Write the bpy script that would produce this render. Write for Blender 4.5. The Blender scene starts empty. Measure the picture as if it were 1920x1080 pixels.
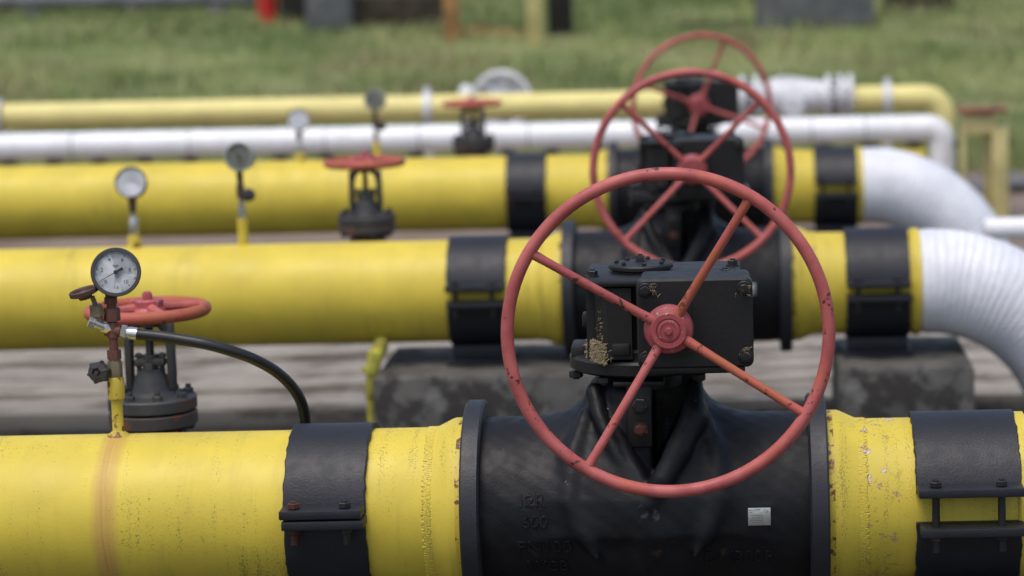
import bpy, bmesh, math, random
import numpy as np
from mathutils import Vector, Matrix, Euler
random.seed(7); np.random.seed(7)
PI = math.pi; R = math.radians
S = bpy.context.scene
COL = S.collection

# ------------------------------------------------------------------ camera
FPX = 5000.0; PITCH = math.atan(720/5000.0); ROLL = 0.0205; PPX = 1376.5
CAM_LOC = Vector((0, -5.25, 1.70))
cd = bpy.data.cameras.new("camera"); cam = bpy.data.objects.new("camera", cd); COL.objects.link(cam)
cd.sensor_width = 36.0; cd.lens = FPX/1920*36; cd.shift_x = -(PPX-960)/1920
CR = Matrix.Rotation(PI/2-PITCH, 3, 'X') @ Matrix.Rotation(-ROLL, 3, 'Z')
cam.matrix_world = Matrix.Translation(CAM_LOC) @ CR.to_4x4()
cd.clip_start = 0.1; cd.clip_end = 2000
cd.dof.use_dof = True; cd.dof.focus_distance = 5.08; cd.dof.aperture_fstop = 3.0
S.camera = cam

# ------------------------------------------------------------------ light
w = bpy.data.worlds.new("World"); S.world = w; w.use_nodes = True
nt = w.node_tree; bg = nt.nodes['Background']
sky = nt.nodes.new('ShaderNodeTexSky'); sky.sky_type = 'NISHITA'; sky.sun_disc = False
SUN_EL = R(69); SUN_AZ = R(205)
sky.sun_elevation = SUN_EL; sky.sun_rotation = SUN_AZ; sky.dust_density = 4.0; sky.air_density = 1.0
sky.ozone_density = 1.0
nt.links.new(sky.outputs[0], bg.inputs[0]); bg.inputs[1].default_value = 0.15
sl = bpy.data.lights.new("sun", 'SUN'); sl.energy = 1.1; sl.angle = R(24); sl.color = (1, .97, .92)
so = bpy.data.objects.new("sun", sl); COL.objects.link(so)
sd = Vector((math.sin(SUN_AZ)*math.cos(SUN_EL), math.cos(SUN_AZ)*math.cos(SUN_EL), math.sin(SUN_EL)))
so.rotation_euler = sd.to_track_quat('Z', 'Y').to_euler(); so.location = (0, -8, 10)
S.view_settings.view_transform = 'Standard'; S.view_settings.look = 'None'
S.view_settings.exposure = 0.30; S.view_settings.gamma = 1.0
S.cycles.max_bounces = 6

# ------------------------------------------------------------------ helpers
def at(px, py, Y):
    """point of the photograph px,py on the upright plane y = Y"""
    d = CR @ Vector(((px-PPX)/FPX, -(py-540)/FPX, -1.0))
    t = (Y-CAM_LOC.y)/d.y
    return CAM_LOC + d*t

class MB:
    def __init__(s): s.v = []; s.f = []
    def add(s, vs, fs, M=None):
        n = len(s.v)
        for p in vs:
            p = Vector(p); s.v.append(tuple(M @ p) if M is not None else tuple(p))
        s.f += [tuple(i+n for i in f) for f in fs]; return s
    def box(s, c, size, bev=0.0, M=None, seg=2):
        bm = bmesh.new(); bmesh.ops.create_cube(bm, size=1)
        for v in bm.verts: v.co = Vector((v.co.x*size[0], v.co.y*size[1], v.co.z*size[2]))
        if bev > 0: bmesh.ops.bevel(bm, geom=list(bm.edges), offset=bev, segments=seg, affect='EDGES', profile=.5)
        bm.verts.index_update()
        vs = [v.co+Vector(c) for v in bm.verts]; fs = [[v.index for v in f.verts] for f in bm.faces]; bm.free()
        return s.add(vs, fs, M)
    def lathe(s, prof, p0=(0, 0, 0), axis=(0, 0, 1), seg=32, M=None, closed=False, rot0=0.0):
        """prof: (r, h) pairs swept about axis through p0"""
        q = Vector((0, 0, 1)).rotation_difference(Vector(axis).normalized()).to_matrix(); p0 = Vector(p0)
        vs = []; fs = []; n = len(prof)
        for r, h in prof:
            for k in range(seg):
                a = 2*PI*k/seg+rot0; vs.append(p0+q @ Vector((r*math.cos(a), r*math.sin(a), h)))
        rng = n if closed else n-1
        for i in range(rng):
            j = (i+1) % n
            for k in range(seg):
                l = (k+1) % seg; fs.append((i*seg+k, i*seg+l, j*seg+l, j*seg+k))
        if not closed:
            if prof[0][0] > 1e-6: fs.append(tuple(reversed(range(seg))))
            if prof[-1][0] > 1e-6: fs.append(tuple(range((n-1)*seg, n*seg)))
        return s.add(vs, fs, M)
    def cyl(s, p0, p1, r0, r1=None, seg=24, ch=0.0, M=None, rot0=0.0):
        r1 = r0 if r1 is None else r1
        p0 = Vector(p0); p1 = Vector(p1); L = (p1-p0).length
        pr = [(r0, 0), (r1, L)] if ch <= 0 else [(r0-ch, 0), (r0, ch), (r1, L-ch), (r1-ch, L)]
        return s.lathe(pr, p0, p1-p0, seg, M, rot0=rot0)
    def hexbolt(s, p, axis, r=.012, h=.009, M=None, washer=True):
        p = Vector(p); a = Vector(axis).normalized()
        if washer: s.cyl(p, p+a*h*.22, r*1.25, seg=16, M=M)
        s.lathe([(r, 0), (r, h*.85), (r*.86, h)], p+a*h*.2, a, 6, M, rot0=random.uniform(0, 1))
        s.cyl(p+a*h, p+a*h*1.45, r*.5, seg=12, M=M)
        return s
    def tube(s, pts, r, seg=12, closed=False, M=None, caps=True):
        P = [Vector(p) for p in pts]; n = len(P); vs = []; fs = []
        rr = r if isinstance(r, (list, tuple)) else [r]*n
        up = None
        for i in range(n):
            if closed: t = P[(i+1) % n]-P[i-1]
            else: t = P[min(i+1, n-1)]-P[max(i-1, 0)]
            t.normalize()
            if up is None: up = t.orthogonal().normalized()
            up = (up-t*up.dot(t)).normalized(); b = t.cross(up)
            for k in range(seg):
                a = 2*PI*k/seg; vs.append(P[i]+(up*math.cos(a)+b*math.sin(a))*rr[i])
        for i in range(n if closed else n-1):
            j = (i+1) % n
            for k in range(seg):
                l = (k+1) % seg; fs.append((i*seg+k, i*seg+l, j*seg+l, j*seg+k))
        if not closed and caps:
            fs.append(tuple(reversed(range(seg)))); fs.append(tuple(range((n-1)*seg, n*seg)))
        return s.add(vs, fs, M)
    def prism(s, poly, y0, y1, M=None):
        """poly in x,z extruded along y"""
        n = len(poly); vs = [(x, y0, z) for x, z in poly]+[(x, y1, z) for x, z in poly]
        fs = [tuple(range(n)), tuple(reversed(range(n, 2*n)))]+[(i, i+n, (i+1) % n+n, (i+1) % n) for i in range(n)]
        return s.add(vs, fs, M)
    def build(s, name, mat, parent=None, loc=None, ang=35, flat=False):
        me = bpy.data.meshes.new(name); me.from_pydata(s.v, [], s.f); me.update()
        bm = bmesh.new(); bm.from_mesh(me); bmesh.ops.recalc_face_normals(bm, faces=bm.faces); bm.to_mesh(me); bm.free()
        if not flat:
            me.polygons.foreach_set('use_smooth', [True]*len(me.polygons))
            me.set_sharp_from_angle(angle=R(ang))
        me.materials.append(mat)
        o = bpy.data.objects.new(name, me); COL.objects.link(o)
        if parent is not None: o.parent = parent
        if loc is not None: o.location = loc
        return o

def tag(o, label=None, cat=None, group=None, kind=None):
    if label: o['label'] = label
    if cat: o['category'] = cat
    if group: o['group'] = group
    if kind: o['kind'] = kind
    return o
def thing(name, loc, label, cat, group=None):
    o = bpy.data.objects.new(name, None); COL.objects.link(o); o.location = loc; o.empty_display_size = .1
    return tag(o, label, cat, group)
def copy_tree(o, parent=None):
    c = o.copy(); COL.objects.link(c); c.parent = parent
    for ch in [x for x in list(COL.objects) if x.parent == o]: copy_tree(ch, c)
    return c

# ------------------------------------------------------------------ materials
class NG:
    def __init__(s, name):
        s.m = bpy.data.materials.new(name); s.m.use_nodes = True; s.t = s.m.node_tree
        s.b = s.t.nodes['Principled BSDF']; s.tc = s.t.nodes.new('ShaderNodeTexCoord'); s.co = s.tc.outputs['Object']
    def n(s, typ, **kw):
        x = s.t.nodes.new(typ)
        for k, v in kw.items(): setattr(x, k, v)
        return x
    def set(s, sock, v):
        if isinstance(v, (int, float)): sock.default_value = v
        elif isinstance(v, tuple): sock.default_value = v if len(v) != 3 or sock.type != 'RGBA' else v+(1,)
        else: s.t.links.new(v, sock)
    def math(s, op, a, b=0.0, c=None, clamp=False):
        x = s.n('ShaderNodeMath', operation=op, use_clamp=clamp); s.set(x.inputs[0], a); s.set(x.inputs[1], b)
        if c is not None: s.set(x.inputs[2], c)
        return x.outputs[0]
    def vscale(s, sc, co=None, loc=(0, 0, 0)):
        x = s.n('ShaderNodeMapping'); s.set(x.inputs[0], co or s.co); x.inputs['Scale'].default_value = sc
        x.inputs['Location'].default_value = loc; return x.outputs[0]
    def noise(s, scale=5, detail=4, rough=.55, co=None, sc=None, dist=0, loc=(0, 0, 0)):
        x = s.n('ShaderNodeTexNoise'); x.inputs['Scale'].default_value = scale; x.inputs['Detail'].default_value = detail
        x.inputs['Roughness'].default_value = rough; x.inputs['Distortion'].default_value = dist
        s.set(x.inputs['Vector'], s.vscale(sc or (1, 1, 1), co, loc)); return x.outputs['Fac']
    def vor(s, scale, co=None, sc=None, feature='F1'):
        x = s.n('ShaderNodeTexVoronoi', feature=feature); x.inputs['Scale'].default_value = scale
        s.set(x.inputs['Vector'], s.vscale(sc or (1, 1, 1), co)); return x
    def step(s, f, lo, hi, a=0.0, b=1.0):
        x = s.n('ShaderNodeMapRange', interpolation_type='SMOOTHSTEP'); s.set(x.inputs[0], f)
        for i, v in zip((1, 2, 3, 4), (lo, hi, a, b)): x.inputs[i].default_value = v
        return x.outputs[0]
    def mix(s, f, a, b, mode='MIX'):
        x = s.n('ShaderNodeMix', data_type='RGBA', blend_type=mode); s.set(x.inputs[0], f); s.set(x.inputs[6], a); s.set(x.inputs[7], b)
        return x.outputs[2]
    def xyz(s):
        x = s.n('ShaderNodeSeparateXYZ'); s.set(x.inputs[0], s.co); return x.outputs
    def bump(s, h, strength=.3, dist=.002):
        x = s.n('ShaderNodeBump'); x.inputs['Strength'].default_value = strength; x.inputs['Distance'].default_value = dist
        s.set(x.inputs['Height'], h); s.t.links.new(x.outputs[0], s.b.inputs['Normal']); return x
    def out(s, col, rough=.5, metal=0.0, spec=.5):
        s.set(s.b.inputs['Base Color'], col); s.set(s.b.inputs['Roughness'], rough); s.set(s.b.inputs['Metallic'], metal)
        s.b.inputs['Specular IOR Level'].default_value = spec
        return s.m

def m_paint(name, base, var=.12, rough=.5, chip=None, chip_amt=.70, chip_scale=60, rust=None, rust_lo=.6, rust_scale=14, bump=.15, bscale=120, metal=0., spec=.5, dust=None):
    g = NG(name)
    v = g.noise(6, 5); dark = tuple(c*(1-var*2) for c in base); lite = tuple(min(1, c*(1+var)) for c in base)
    col = g.mix(g.step(v, .3, .7), dark, lite)
    if dust: col = g.mix(g.math('MULTIPLY', g.step(g.noise(9, 6, .65), .45, .75), .55), col, dust)
    if rust:
        rn = g.noise(rust_scale, 8, .7); rc = g.mix(g.noise(90, 4), rust, tuple(c*.3 for c in rust))
        col = g.mix(g.step(rn, rust_lo, rust_lo+.05), col, rc)
    if chip:
        cn = g.noise(chip_scale, 3, .5); big = g.noise(5, 2)
        col = g.mix(g.step(g.math('ADD', cn, g.math('MULTIPLY', g.math('SUBTRACT', big, .5), .35)), chip_amt, chip_amt+.015), col, chip)
    rr = g.step(g.noise(38, 5), .3, .7, max(0, rough-.04), min(1, rough+.06))
    g.bump(g.noise(bscale, 4), bump, .002)
    return g.out(col, rr, metal, spec)

def m_yellow(name, base=(.63, .495, .058), streak=None, peel=None, fine=1.0, stain=True):
    """weathered yellow paint: fine dark dashes running down the pipe wall, mildew flecks, rust runs, flaked spots"""
    g = NG(name); x, y, z = g.xyz()
    ang = g.math('ARCTAN2', z, g.math('MULTIPLY', y, -1.0))
    cmb = g.n('ShaderNodeCombineXYZ'); g.set(cmb.inputs[0], x); g.set(cmb.inputs[1], g.math('MULTIPLY', ang, .16)); uv = cmb.outputs[0]
    lo = tuple(c*.90 for c in base); hi = tuple(min(1, c*1.06) for c in base)
    col = g.mix(g.step(g.noise(5, 4, co=uv), .3, .7), lo, hi)
    # large faint dirt runs
    run = g.step(g.noise(1, 5, .6, co=uv, sc=(34, 5, 1)), .52, .78)
    col = g.mix(g.math('MULTIPLY', run, .28*fine), col, (.30, .26, .06))
    # dash columns
    dash = g.noise(1, 3, .55, co=uv, sc=(330, 210, 1)); colm = g.noise(1, 3, .6, co=uv, sc=(48, 4, 1)); area = g.noise(3.2, 2, co=uv, loc=(3, 1, 0))
    d = g.math('ADD', g.math('ADD', dash, g.math('MULTIPLY', g.math('SUBTRACT', colm, .5), .75)), g.math('MULTIPLY', g.math('SUBTRACT', area, .5), .55))
    col = g.mix(g.math('MULTIPLY', g.step(d, .60, .74), .62*fine), col, (.075, .08, .035))
    # scattered larger flecks and short scratches
    fl = g.noise(1, 4, .65, co=uv, sc=(130, 240, 1), loc=(9, 4, 0)); fa = g.noise(7, 3, co=uv, loc=(5, 5, 0))
    f2 = g.math('ADD', fl, g.math('MULTIPLY', g.math('SUBTRACT', fa, .5), .7))
    col = g.mix(g.math('MULTIPLY', g.step(f2, .70, .75), .75*fine), col, (.05, .05, .025))
    bl = g.noise(48, 6, .65, co=uv, loc=(1, 8, 0))
    col = g.mix(g.math('MULTIPLY', g.step(bl, .70, .735), .8*fine), col, (.04, .04, .02))
    tp = g.math('ADD', g.noise(1, 3, .6, co=uv, sc=(120, 190, 1), loc=(2, 9, 0)), g.math('MULTIPLY', g.math('SUBTRACT', g.noise(9, 3, co=uv, loc=(6, 1, 0)), .5), .5))
    col = g.mix(g.math('MULTIPLY', g.math('MULTIPLY', g.step(tp, .60, .70), g.step(ang, .75, 1.3)), .5*fine), col, (.13, .12, .05))
    hgt = g.noise(160, 4, co=uv)
    if streak is not None:
        w_ = g.math('ADD', g.math('SUBTRACT', x, streak), g.math('MULTIPLY', g.math('SUBTRACT', g.noise(1, 3, co=uv, sc=(3, 9, 1)), .5), .016))
        a = g.math('ABSOLUTE', w_)
        thr = g.step(g.noise(1, 4, .6, co=uv, sc=(170, 4, 1)), .25, .75, .62, 1.0)
        m = g.math('MULTIPLY', g.step(a, .008, .034, 1, 0), thr)
        top = g.step(ang, PI/2-.02, PI/2+.25, 1, 0)
        col = g.mix(g.math('MULTIPLY', g.math('MULTIPLY', m, top), .72), col, (.44, .215, .085))
        core = g.math('MULTIPLY', g.step(a, .002, .012, 1, 0), g.step(g.noise(1, 4, .6, co=uv, sc=(220, 7, 1)), .5, .7))
        col = g.mix(g.math('MULTIPLY', g.math('MULTIPLY', core, top), .30), col, (.22, .08, .03))
    if peel is not None:
        px, ps = peel
        near = g.step(g.math('ABSOLUTE', g.math('SUBTRACT', x, px)), ps*.3, ps, 1, 0)
        pn = g.math('MULTIPLY_ADD', near, .24, g.math('MULTIPLY', g.noise(38, 5, .6, co=uv, dist=.5, loc=(2, 3, 0)), 1.0))
        inner = g.step(pn, .868, .876); edge = g.step(pn, .835, .842)
        cr = g.vor(19, co=uv, feature='DISTANCE_TO_EDGE').outputs['Distance']
        crack = g.math('MULTIPLY', g.step(cr, .010, .022, 1, 0), g.math('MULTIPLY', near, g.step(g.noise(11, 3, co=uv), .52, .6)))
        col = g.mix(g.math('MULTIPLY', crack, .35), col, (.16, .07, .02))
        col = g.mix(edge, col, (.34, .20, .04)); col = g.mix(inner, col, (.55, .50, .50))
        hgt = g.math('SUBTRACT', hgt, g.math('MULTIPLY', edge, 1.5))
    g.bump(hgt, .22, .0015)
    return g.out(col, g.step(g.noise(8, 3), .3, .7, .42, .58), 0, .4)

def m_pink(name):
    g = NG(name); base = (.43, .1, .095)
    col = g.mix(g.step(g.noise(14, 5), .3, .72), (.34, .072, .070), (.49, .130, .120))
    col = g.mix(g.math('MULTIPLY', g.step(g.noise(7, 5, .6, loc=(4, 4, 1)), .50, .66), .6), col, (.47, .11, .065))
    sp = g.noise(1, 4, .6, sc=(60, 60, 60), loc=(3, 0, 0)); area = g.noise(6, 3, loc=(7, 2, 2))
    s2 = g.math('ADD', sp, g.math('MULTIPLY', g.math('SUBTRACT', area, .5), .6))
    col = g.mix(g.step(s2, .665, .72), col, (.07, .024, .014))
    g.bump(g.noise(90, 5), .3, .0015)
    return g.out(col, g.step(g.noise(18, 4), .3, .7, .42, .62), 0, .4)
def m_pink_rusty(name):
    g = NG(name)
    col = g.mix(g.step(g.noise(9, 5), .36, .62), (.42, .095, .075), (.37, .105, .045))
    sp = g.noise(70, 5, .65); area = g.noise(11, 3, loc=(2, 2, 2))
    s2 = g.math('ADD', sp, g.math('MULTIPLY', g.math('SUBTRACT', area, .5), .8))
    col = g.mix(g.step(s2, .60, .68), col, (.12, .035, .015)); col = g.mix(g.step(s2, .74, .78), col, (.03, .015, .01))
    g.bump(s2, .4, .002)
    return g.out(col, .6, 0, .35)

def m_castblack(name, c=(.0075, .0078, .0095)):
    g = NG(name)
    col = g.mix(g.step(g.noise(5, 5), .3, .7), tuple(v*.8 for v in c), tuple(v*1.35 for v in c))
    n1 = g.noise(16, 6, .65); ar = g.noise(3.5, 2, loc=(1, 3, 1))
    s_ = g.math('ADD', n1, g.math('MULTIPLY', g.math('SUBTRACT', ar, .5), .5))
    col = g.mix(g.math('MULTIPLY', g.step(s_, .69, .75), .5), col, (.085, .095, .12))
    chip = g.noise(75, 3, loc=(4, 4, 4)); c2 = g.math('ADD', chip, g.math('MULTIPLY', g.math('SUBTRACT', g.noise(9, 2), .5), .5))
    col = g.mix(g.step(c2, .79, .80), col, (.35, .36, .38))
    ru = g.noise(8, 6, .7, loc=(8, 1, 0))
    col = g.mix(g.math('MULTIPLY', g.step(ru, .64, .74), .5), col, (.11, .065, .035))
    g.bump(g.math('ADD', g.noise(60, 4), g.math('MULTIPLY', g.noise(190, 3), .6)), .30, .002)
    return g.out(col, g.step(g.noise(34, 5), .35, .68, .46, .56), 0, .24)

M = {}
M['yA'] = m_yellow('yellow_paint_streaked', streak=at(222, 812, 0).x)
M['yR'] = m_yellow('yellow_paint_peeling', peel=(at(1650, 850, -.1).x-at(1215, 941, 0).x, .07), fine=.8)
M['yB'] = m_yellow('yellow_paint', fine=.6)
M['yPale'] = m_yellow('pale_yellow_paint', base=(.74, .65, .25), fine=.35)
M['yPost'] = m_paint('yellow_post_paint', (.54, .47, .20), chip=(.06, .05, .03), chip_amt=.68, rust=(.22, .09, .03), rust_lo=.66)
M['yRust'] = m_paint('yellow_rusty_paint', (.58, .45, .045), chip=(.12, .06, .02), chip_amt=.64, chip_scale=50, rust=(.24, .07, .02), rust_lo=.53, rust_scale=30)
M['clamp'] = m_paint('dark_clamp_paint', (.014, .0155, .021), .1, .50, chip=(.5, .5, .48), chip_amt=.80, bump=.4, bscale=210, spec=.4, dust=(.018, .020, .028))
M['flange'] = m_paint('dark_flange_paint', (.015, .0165, .022), .1, .50, chip=(.25, .25, .25), chip_amt=.84, bump=.3, bscale=200, dust=(.019, .021, .027))
M['cast'] = m_castblack('black_cast_paint')
M['gear'] = m_paint('black_gearbox_paint', (.0105, .0105, .011), .15, .52, bump=.25, bscale=90, spec=.4, dust=(.022, .021, .019), rust=(.11, .075, .045), rust_lo=.71, rust_scale=22)
M['bolt'] = m_paint('black_bolt_paint', (.012, .012, .013), .2, .5, rust=(.13, .06, .03), rust_lo=.60, rust_scale=35)
M['rustbolt'] = m_paint('rusty_bolt', (.11, .035, .018), .3, .8, chip=(.3, .28, .24), chip_amt=.70)
M['pink'] = m_pink('faded_red_paint'); M['pinkR'] = m_pink_rusty('faded_red_rusting_paint')
M['hubring'] = m_paint('faded_red_hub', (.40, .075, .08), .18, .5, chip=(.42, .25, .24), chip_amt=.64, chip_scale=130, bump=.35)
M['brownrust'] = m_paint('brown_rusted_pipe', (.13, .048, .032), .25, .65, rust=(.20, .07, .03), rust_lo=.55, bump=.4)
M['darkbrown'] = m_paint('dark_brown_iron', (.085, .042, .034), .2, .6, bump=.4)
M['zinc'] = m_paint('bright_zinc', (.62, .62, .60), .15, .28, metal=.85, bump=.1, rust=(.25, .15, .06), rust_lo=.66)
M['brass'] = m_paint('tarnished_fitting', (.22, .18, .11), .3, .5, metal=.4, rust=(.18, .08, .04), rust_lo=.6)
M['bakelite'] = m_paint('black_plastic', (.035, .035, .036), .1, .62, bump=.3)
M['rubber'] = m_paint('black_rubber_hose', (.013, .013, .014), .1, .42, bump=.1)
M['gaugecase'] = m_paint('gauge_case', (.075, .068, .066), .2, .45, metal=.3, bump=.1)
M['dial'] = m_paint('white_dial', (.84, .87, .90), .02, .35, bump=0)
M['dialdull'] = m_paint('dull_dial', (.33, .35, .30), .15, .4, bump=.1)
M['ink'] = m_paint('black_ink', (.02, .02, .022), 0, .5, bump=0)
M['gatecast'] = m_paint('grey_cast_iron', (.042, .043, .043), .2, .55, rust=(.14, .06, .028), rust_lo=.60, rust_scale=16, bump=.4, dust=(.075, .072, .066))
M['gaterust'] = m_paint('rusting_iron_base', (.05, .042, .038), .2, .6, rust=(.20, .07, .025), rust_lo=.50, rust_scale=18, bump=.4)
M['plate'] = m_paint('nameplate_metal', (.55, .55, .54), .25, .32, metal=.8, bump=.3, bscale=200)
M['plateink'] = m_paint('nameplate_print', (.07, .07, .075), 0, .5, bump=0)
M['straw'] = m_paint('dry_straw', (.30, .235, .14), .3, .8, bump=.1)
M['white'] = m_paint('white_jacket', (.80, .81, .84), .04, .38, bump=.15, dust=(.62, .62, .60))
M['whitegrey'] = m_paint('grey_white_paint', (.66, .67, .70), .10, .45, chip=(.12, .1, .08), chip_amt=.66)
M['galv'] = m_paint('galvanised_metal', (.38, .40, .42), .12, .5, metal=.3)
M['redpost'] = m_paint('red_post_paint', (.50, .02, .015), .1, .5)
M['rusttop'] = m_paint('rusty_plate', (.24, .085, .05), .25, .75)
M['orange'] = m_paint('orange_post_paint', (.42, .22, .08), .2, .7)
M['greyblock'] = m_paint('grey_painted_block', (.13, .135, .14), .15, .8, bump=.3)
M['moss'] = m_paint('mossy_yellow_paint', (.34, .32, .045), .3, .8, chip=(.10, .10, .04), chip_amt=.68, chip_scale=60)
M['darkhole'] = m_paint('dark_pit', (.012, .011, .010), .2, .9); M['soil'] = m_paint('dark_soil', (.045, .034, .022), .4, .9, bump=.6, dust=(.08, .08, .04))

def m_insul():
    g = NG('white_wrapped_jacket'); uv = g.tc.outputs['UV']
    big = g.noise(2.2, 3, .6, co=uv, sc=(1, 4, 1))
    wv = g.n('ShaderNodeTexWave', wave_type='BANDS', bands_direction='X'); wv.inputs['Scale'].default_value = 13
    wv.inputs['Distortion'].default_value = 5.0; wv.inputs['Detail'].default_value = 4; wv.inputs['Detail Scale'].default_value = 1.2
    g.set(wv.inputs['Vector'], uv)
    col = g.mix(g.step(g.noise(7, 5), .3, .7), (.66, .68, .72), (.78, .80, .84))
    col = g.mix(g.math('MULTIPLY', g.step(wv.outputs['Fac'], .0, .25, 1, 0), .35), col, (.48, .51, .58))
    g.bump(g.math('ADD', g.math('MULTIPLY', wv.outputs['Fac'], g.step(big, .35, .65, .25, .9)), g.math('MULTIPLY', g.noise(30, 5), .6)), .55, .006)
    return g.out(col, .45, 0, .5)
M['insul'] = m_insul()
def m_concrete(name, a, b, sc=3, stain=(.05, .048, .043), lo=.52, pale=None, st=(1, 1, 1)):
    g = NG(name); col = g.mix(g.step(g.noise(sc, 7, .65, sc=st), .3, .7), a, b)
    col = g.mix(g.math('MULTIPLY', g.step(g.noise(sc*1.6, 6, .65, loc=(3, 3, 3), sc=st), lo, lo+.1), .8), col, stain)
    if pale: col = g.mix(g.math('MULTIPLY', g.step(g.noise(sc*1.1, 7, .7, loc=(7, 1, 2)), .58, .72), .7), col, pale)
    col = g.mix(g.step(g.noise(60, 4, .7), .62, .75), col, tuple(v*.5 for v in a))
    g.bump(g.noise(45, 6, .7), .6, .006)
    return g.out(col, .85, 0, .25)
M['block'] = m_concrete('dark_stained_concrete', (.065, .062, .056), (.12, .117, .108), 5, (.024, .022, .020), .5, (.22, .22, .21))
M['plank'] = m_concrete('pale_concrete_beam', (.20, .178, .15), (.345, .315, .275), 3, (.11, .093, .075), .50, st=(.7, 1.6, 2))
M['slab'] = m_concrete('grey_yard_ground', (.065, .058, .050), (.10, .092, .082), 1.5, (.04, .036, .03), .55)
M['dirt'] = m_concrete('brown_gravel_ground', (.16, .12, .095), (.24, .19, .155), 2, (.06, .055, .05), .6)
def m_grass():
    g = NG('grass_ground')
    a = g.step(g.noise(.35, 5, .65), .38, .62); b = g.step(g.noise(1.3, 5, .6, loc=(4, 2, 0)), .45, .68); c = g.step(g.noise(.9, 5, .6, loc=(9, 2, 0)), .56, .70)
    col = g.mix(a, (.10, .155, .04), (.28, .30, .12)); col = g.mix(g.math('MULTIPLY', b, .55), col, (.36, .34, .20))
    col = g.mix(g.math('MULTIPLY', c, .6), col, (.17, .13, .085))
    col = g.mix(g.step(g.noise(14, 5, .7), .35, .7, 0, .5), col, (.08, .13, .04))
    g.bump(g.noise(20, 5, .7), .8, .05)
    return g.out(col, .9, 0, .15)
M['grass'] = m_grass()
def m_blades():
    g = NG('grass_blades'); a = g.noise(.35, 5, .65); b = g.noise(1.1, 5, .6, loc=(4, 2, 0)); r_ = g.noise(30, 1)
    col = g.mix(g.step(a, .40, .60), (.10, .175, .045), (.31, .345, .13)); col = g.mix(g.step(b, .48, .68, 0, .65), col, (.44, .40, .24))
    col = g.mix(g.step(g.noise(.8, 5, .6, loc=(9, 2, 0)), .50, .62, 0, .8), col, (.23, .17, .11))
    col = g.mix(g.step(g.noise(.55, 5, .6, loc=(2, 8, 0)), .52, .64, 0, .75), col, (.075, .125, .03))
    col = g.mix(g.step(r_, .35, .65, 0, .4), col, (.31, .33, .14))
    return g.out(col, .7, 0, .25)
M['blades'] = m_blades()

# ------------------------------------------------------------------ ground
def ground_z(y):   # grass bank behind the yard
    P = [(-1e9, 0), (11.6, 0), (14, .12), (20, .50), (34, .98), (55, 1.55), (120, 3.0), (900, 9)]
    for (a, za), (b, zb) in zip(P, P[1:]):
        if y <= b: return za+(zb-za)*max(0, y-a)/(b-a)
    return 9
def sheet(name, x0, x1, ys, zf, mat, nx=2, jit=0):
    vs = []; fs = []
    for y in ys:
        for i in range(nx):
            vs.append((x0+(x1-x0)*i/(nx-1), y, zf(y)+(random.uniform(-jit, jit) if jit else 0)))
    for j in range(len(ys)-1):
        for i in range(nx-1): fs.append((j*nx+i, j*nx+i+1, (j+1)*nx+i+1, (j+1)*nx+i))
    b = MB(); b.v = vs; b.f = fs; o = b.build(name, mat); tag(o, kind='structure'); return o
sheet('ground', -600, 600, [-300, -6, 0, 5, 11.6, 12.8, 14, 16, 18, 20, 24, 28, 34, 44, 55, 80, 120, 900], ground_z, M['grass'], 3)
sheet('yard_ground', -14, 14, [-8, 7.2], lambda y: .006, M['slab'])
sheet('gravel_ground', -16, 16, [7.2, 11.4], lambda y: .010, M['dirt'])
def blades(n=70000):
    y = 11.3+np.random.rand(n)**1.6*24; hw = 1.2+(y+5.25)*.25
    x = np.random.rand(n)*2-1; x = x*hw*1.35-(y+5.25)*.08
    z = np.array([ground_z(v) for v in y]); h = (.03+.07*np.random.rand(n))*(1+(y-11)*.03)*(.6+.9*np.clip(np.sin(x*1.7+np.cos(y*1.3)*2)*.5+.5, 0, 1)); a = np.random.rand(n)*2*PI; wd = .006+.0009*(y-10)
    dx = np.cos(a)*wd; dy = np.sin(a)*wd; lx = (np.random.rand(n)-.5)*h; ly = (np.random.rand(n)-.5)*h
    V = np.stack([np.stack([x-dx, y-dy, z-.01], 1), np.stack([x+dx, y+dy, z-.01], 1), np.stack([x+lx, y+ly, z+h], 1)], 1).reshape(-1, 3)
    me = bpy.data.meshes.new('grass'); me.vertices.add(3*n); me.vertices.foreach_set('co', V.ravel())
    me.loops.add(3*n); me.loops.foreach_set('vertex_index', np.arange(3*n)); me.polygons.add(n)
    me.polygons.foreach_set('loop_start', np.arange(n)*3); me.update(calc_edges=True); me.materials.append(M['blades'])
    o = bpy.data.objects.new('grass', me); COL.objects.link(o)
    tag(o, 'short patchy green grass covering the bank behind the pipes', 'grass', kind='stuff')
blades()

# pale concrete beams laid on the ground under and behind the middle pipe
yy = 3.46; k = 0; bw = [.32, .30, .34, .30, .32]
BEAML = ['long pale concrete beam lying on the ground under the middle yellow pipe, nearest of the row',
 'second long pale concrete beam of the row behind the middle yellow pipe', 'middle beam of the row of five pale concrete beams behind the middle pipe',
 'fourth long pale concrete beam of the row, counted from the camera side', 'long pale concrete beam farthest back in the row behind the middle pipe']
for k, wd in enumerate(bw):
    b = MB(); h = .062+(0, .010, -.004, .012, .004)[k]
    x0 = -8.0
    b.box((0, 0, h/2), (16, wd-.004, h), .004)
    o = b.build('concrete_beam', M['plank'], loc=(0, yy+wd/2, .008)); o.rotation_euler.z = random.uniform(-.0015, .0015)
    tag(o, BEAML[k], 'concrete beam', 'concrete beams on the ground'); yy += wd+.016

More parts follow.
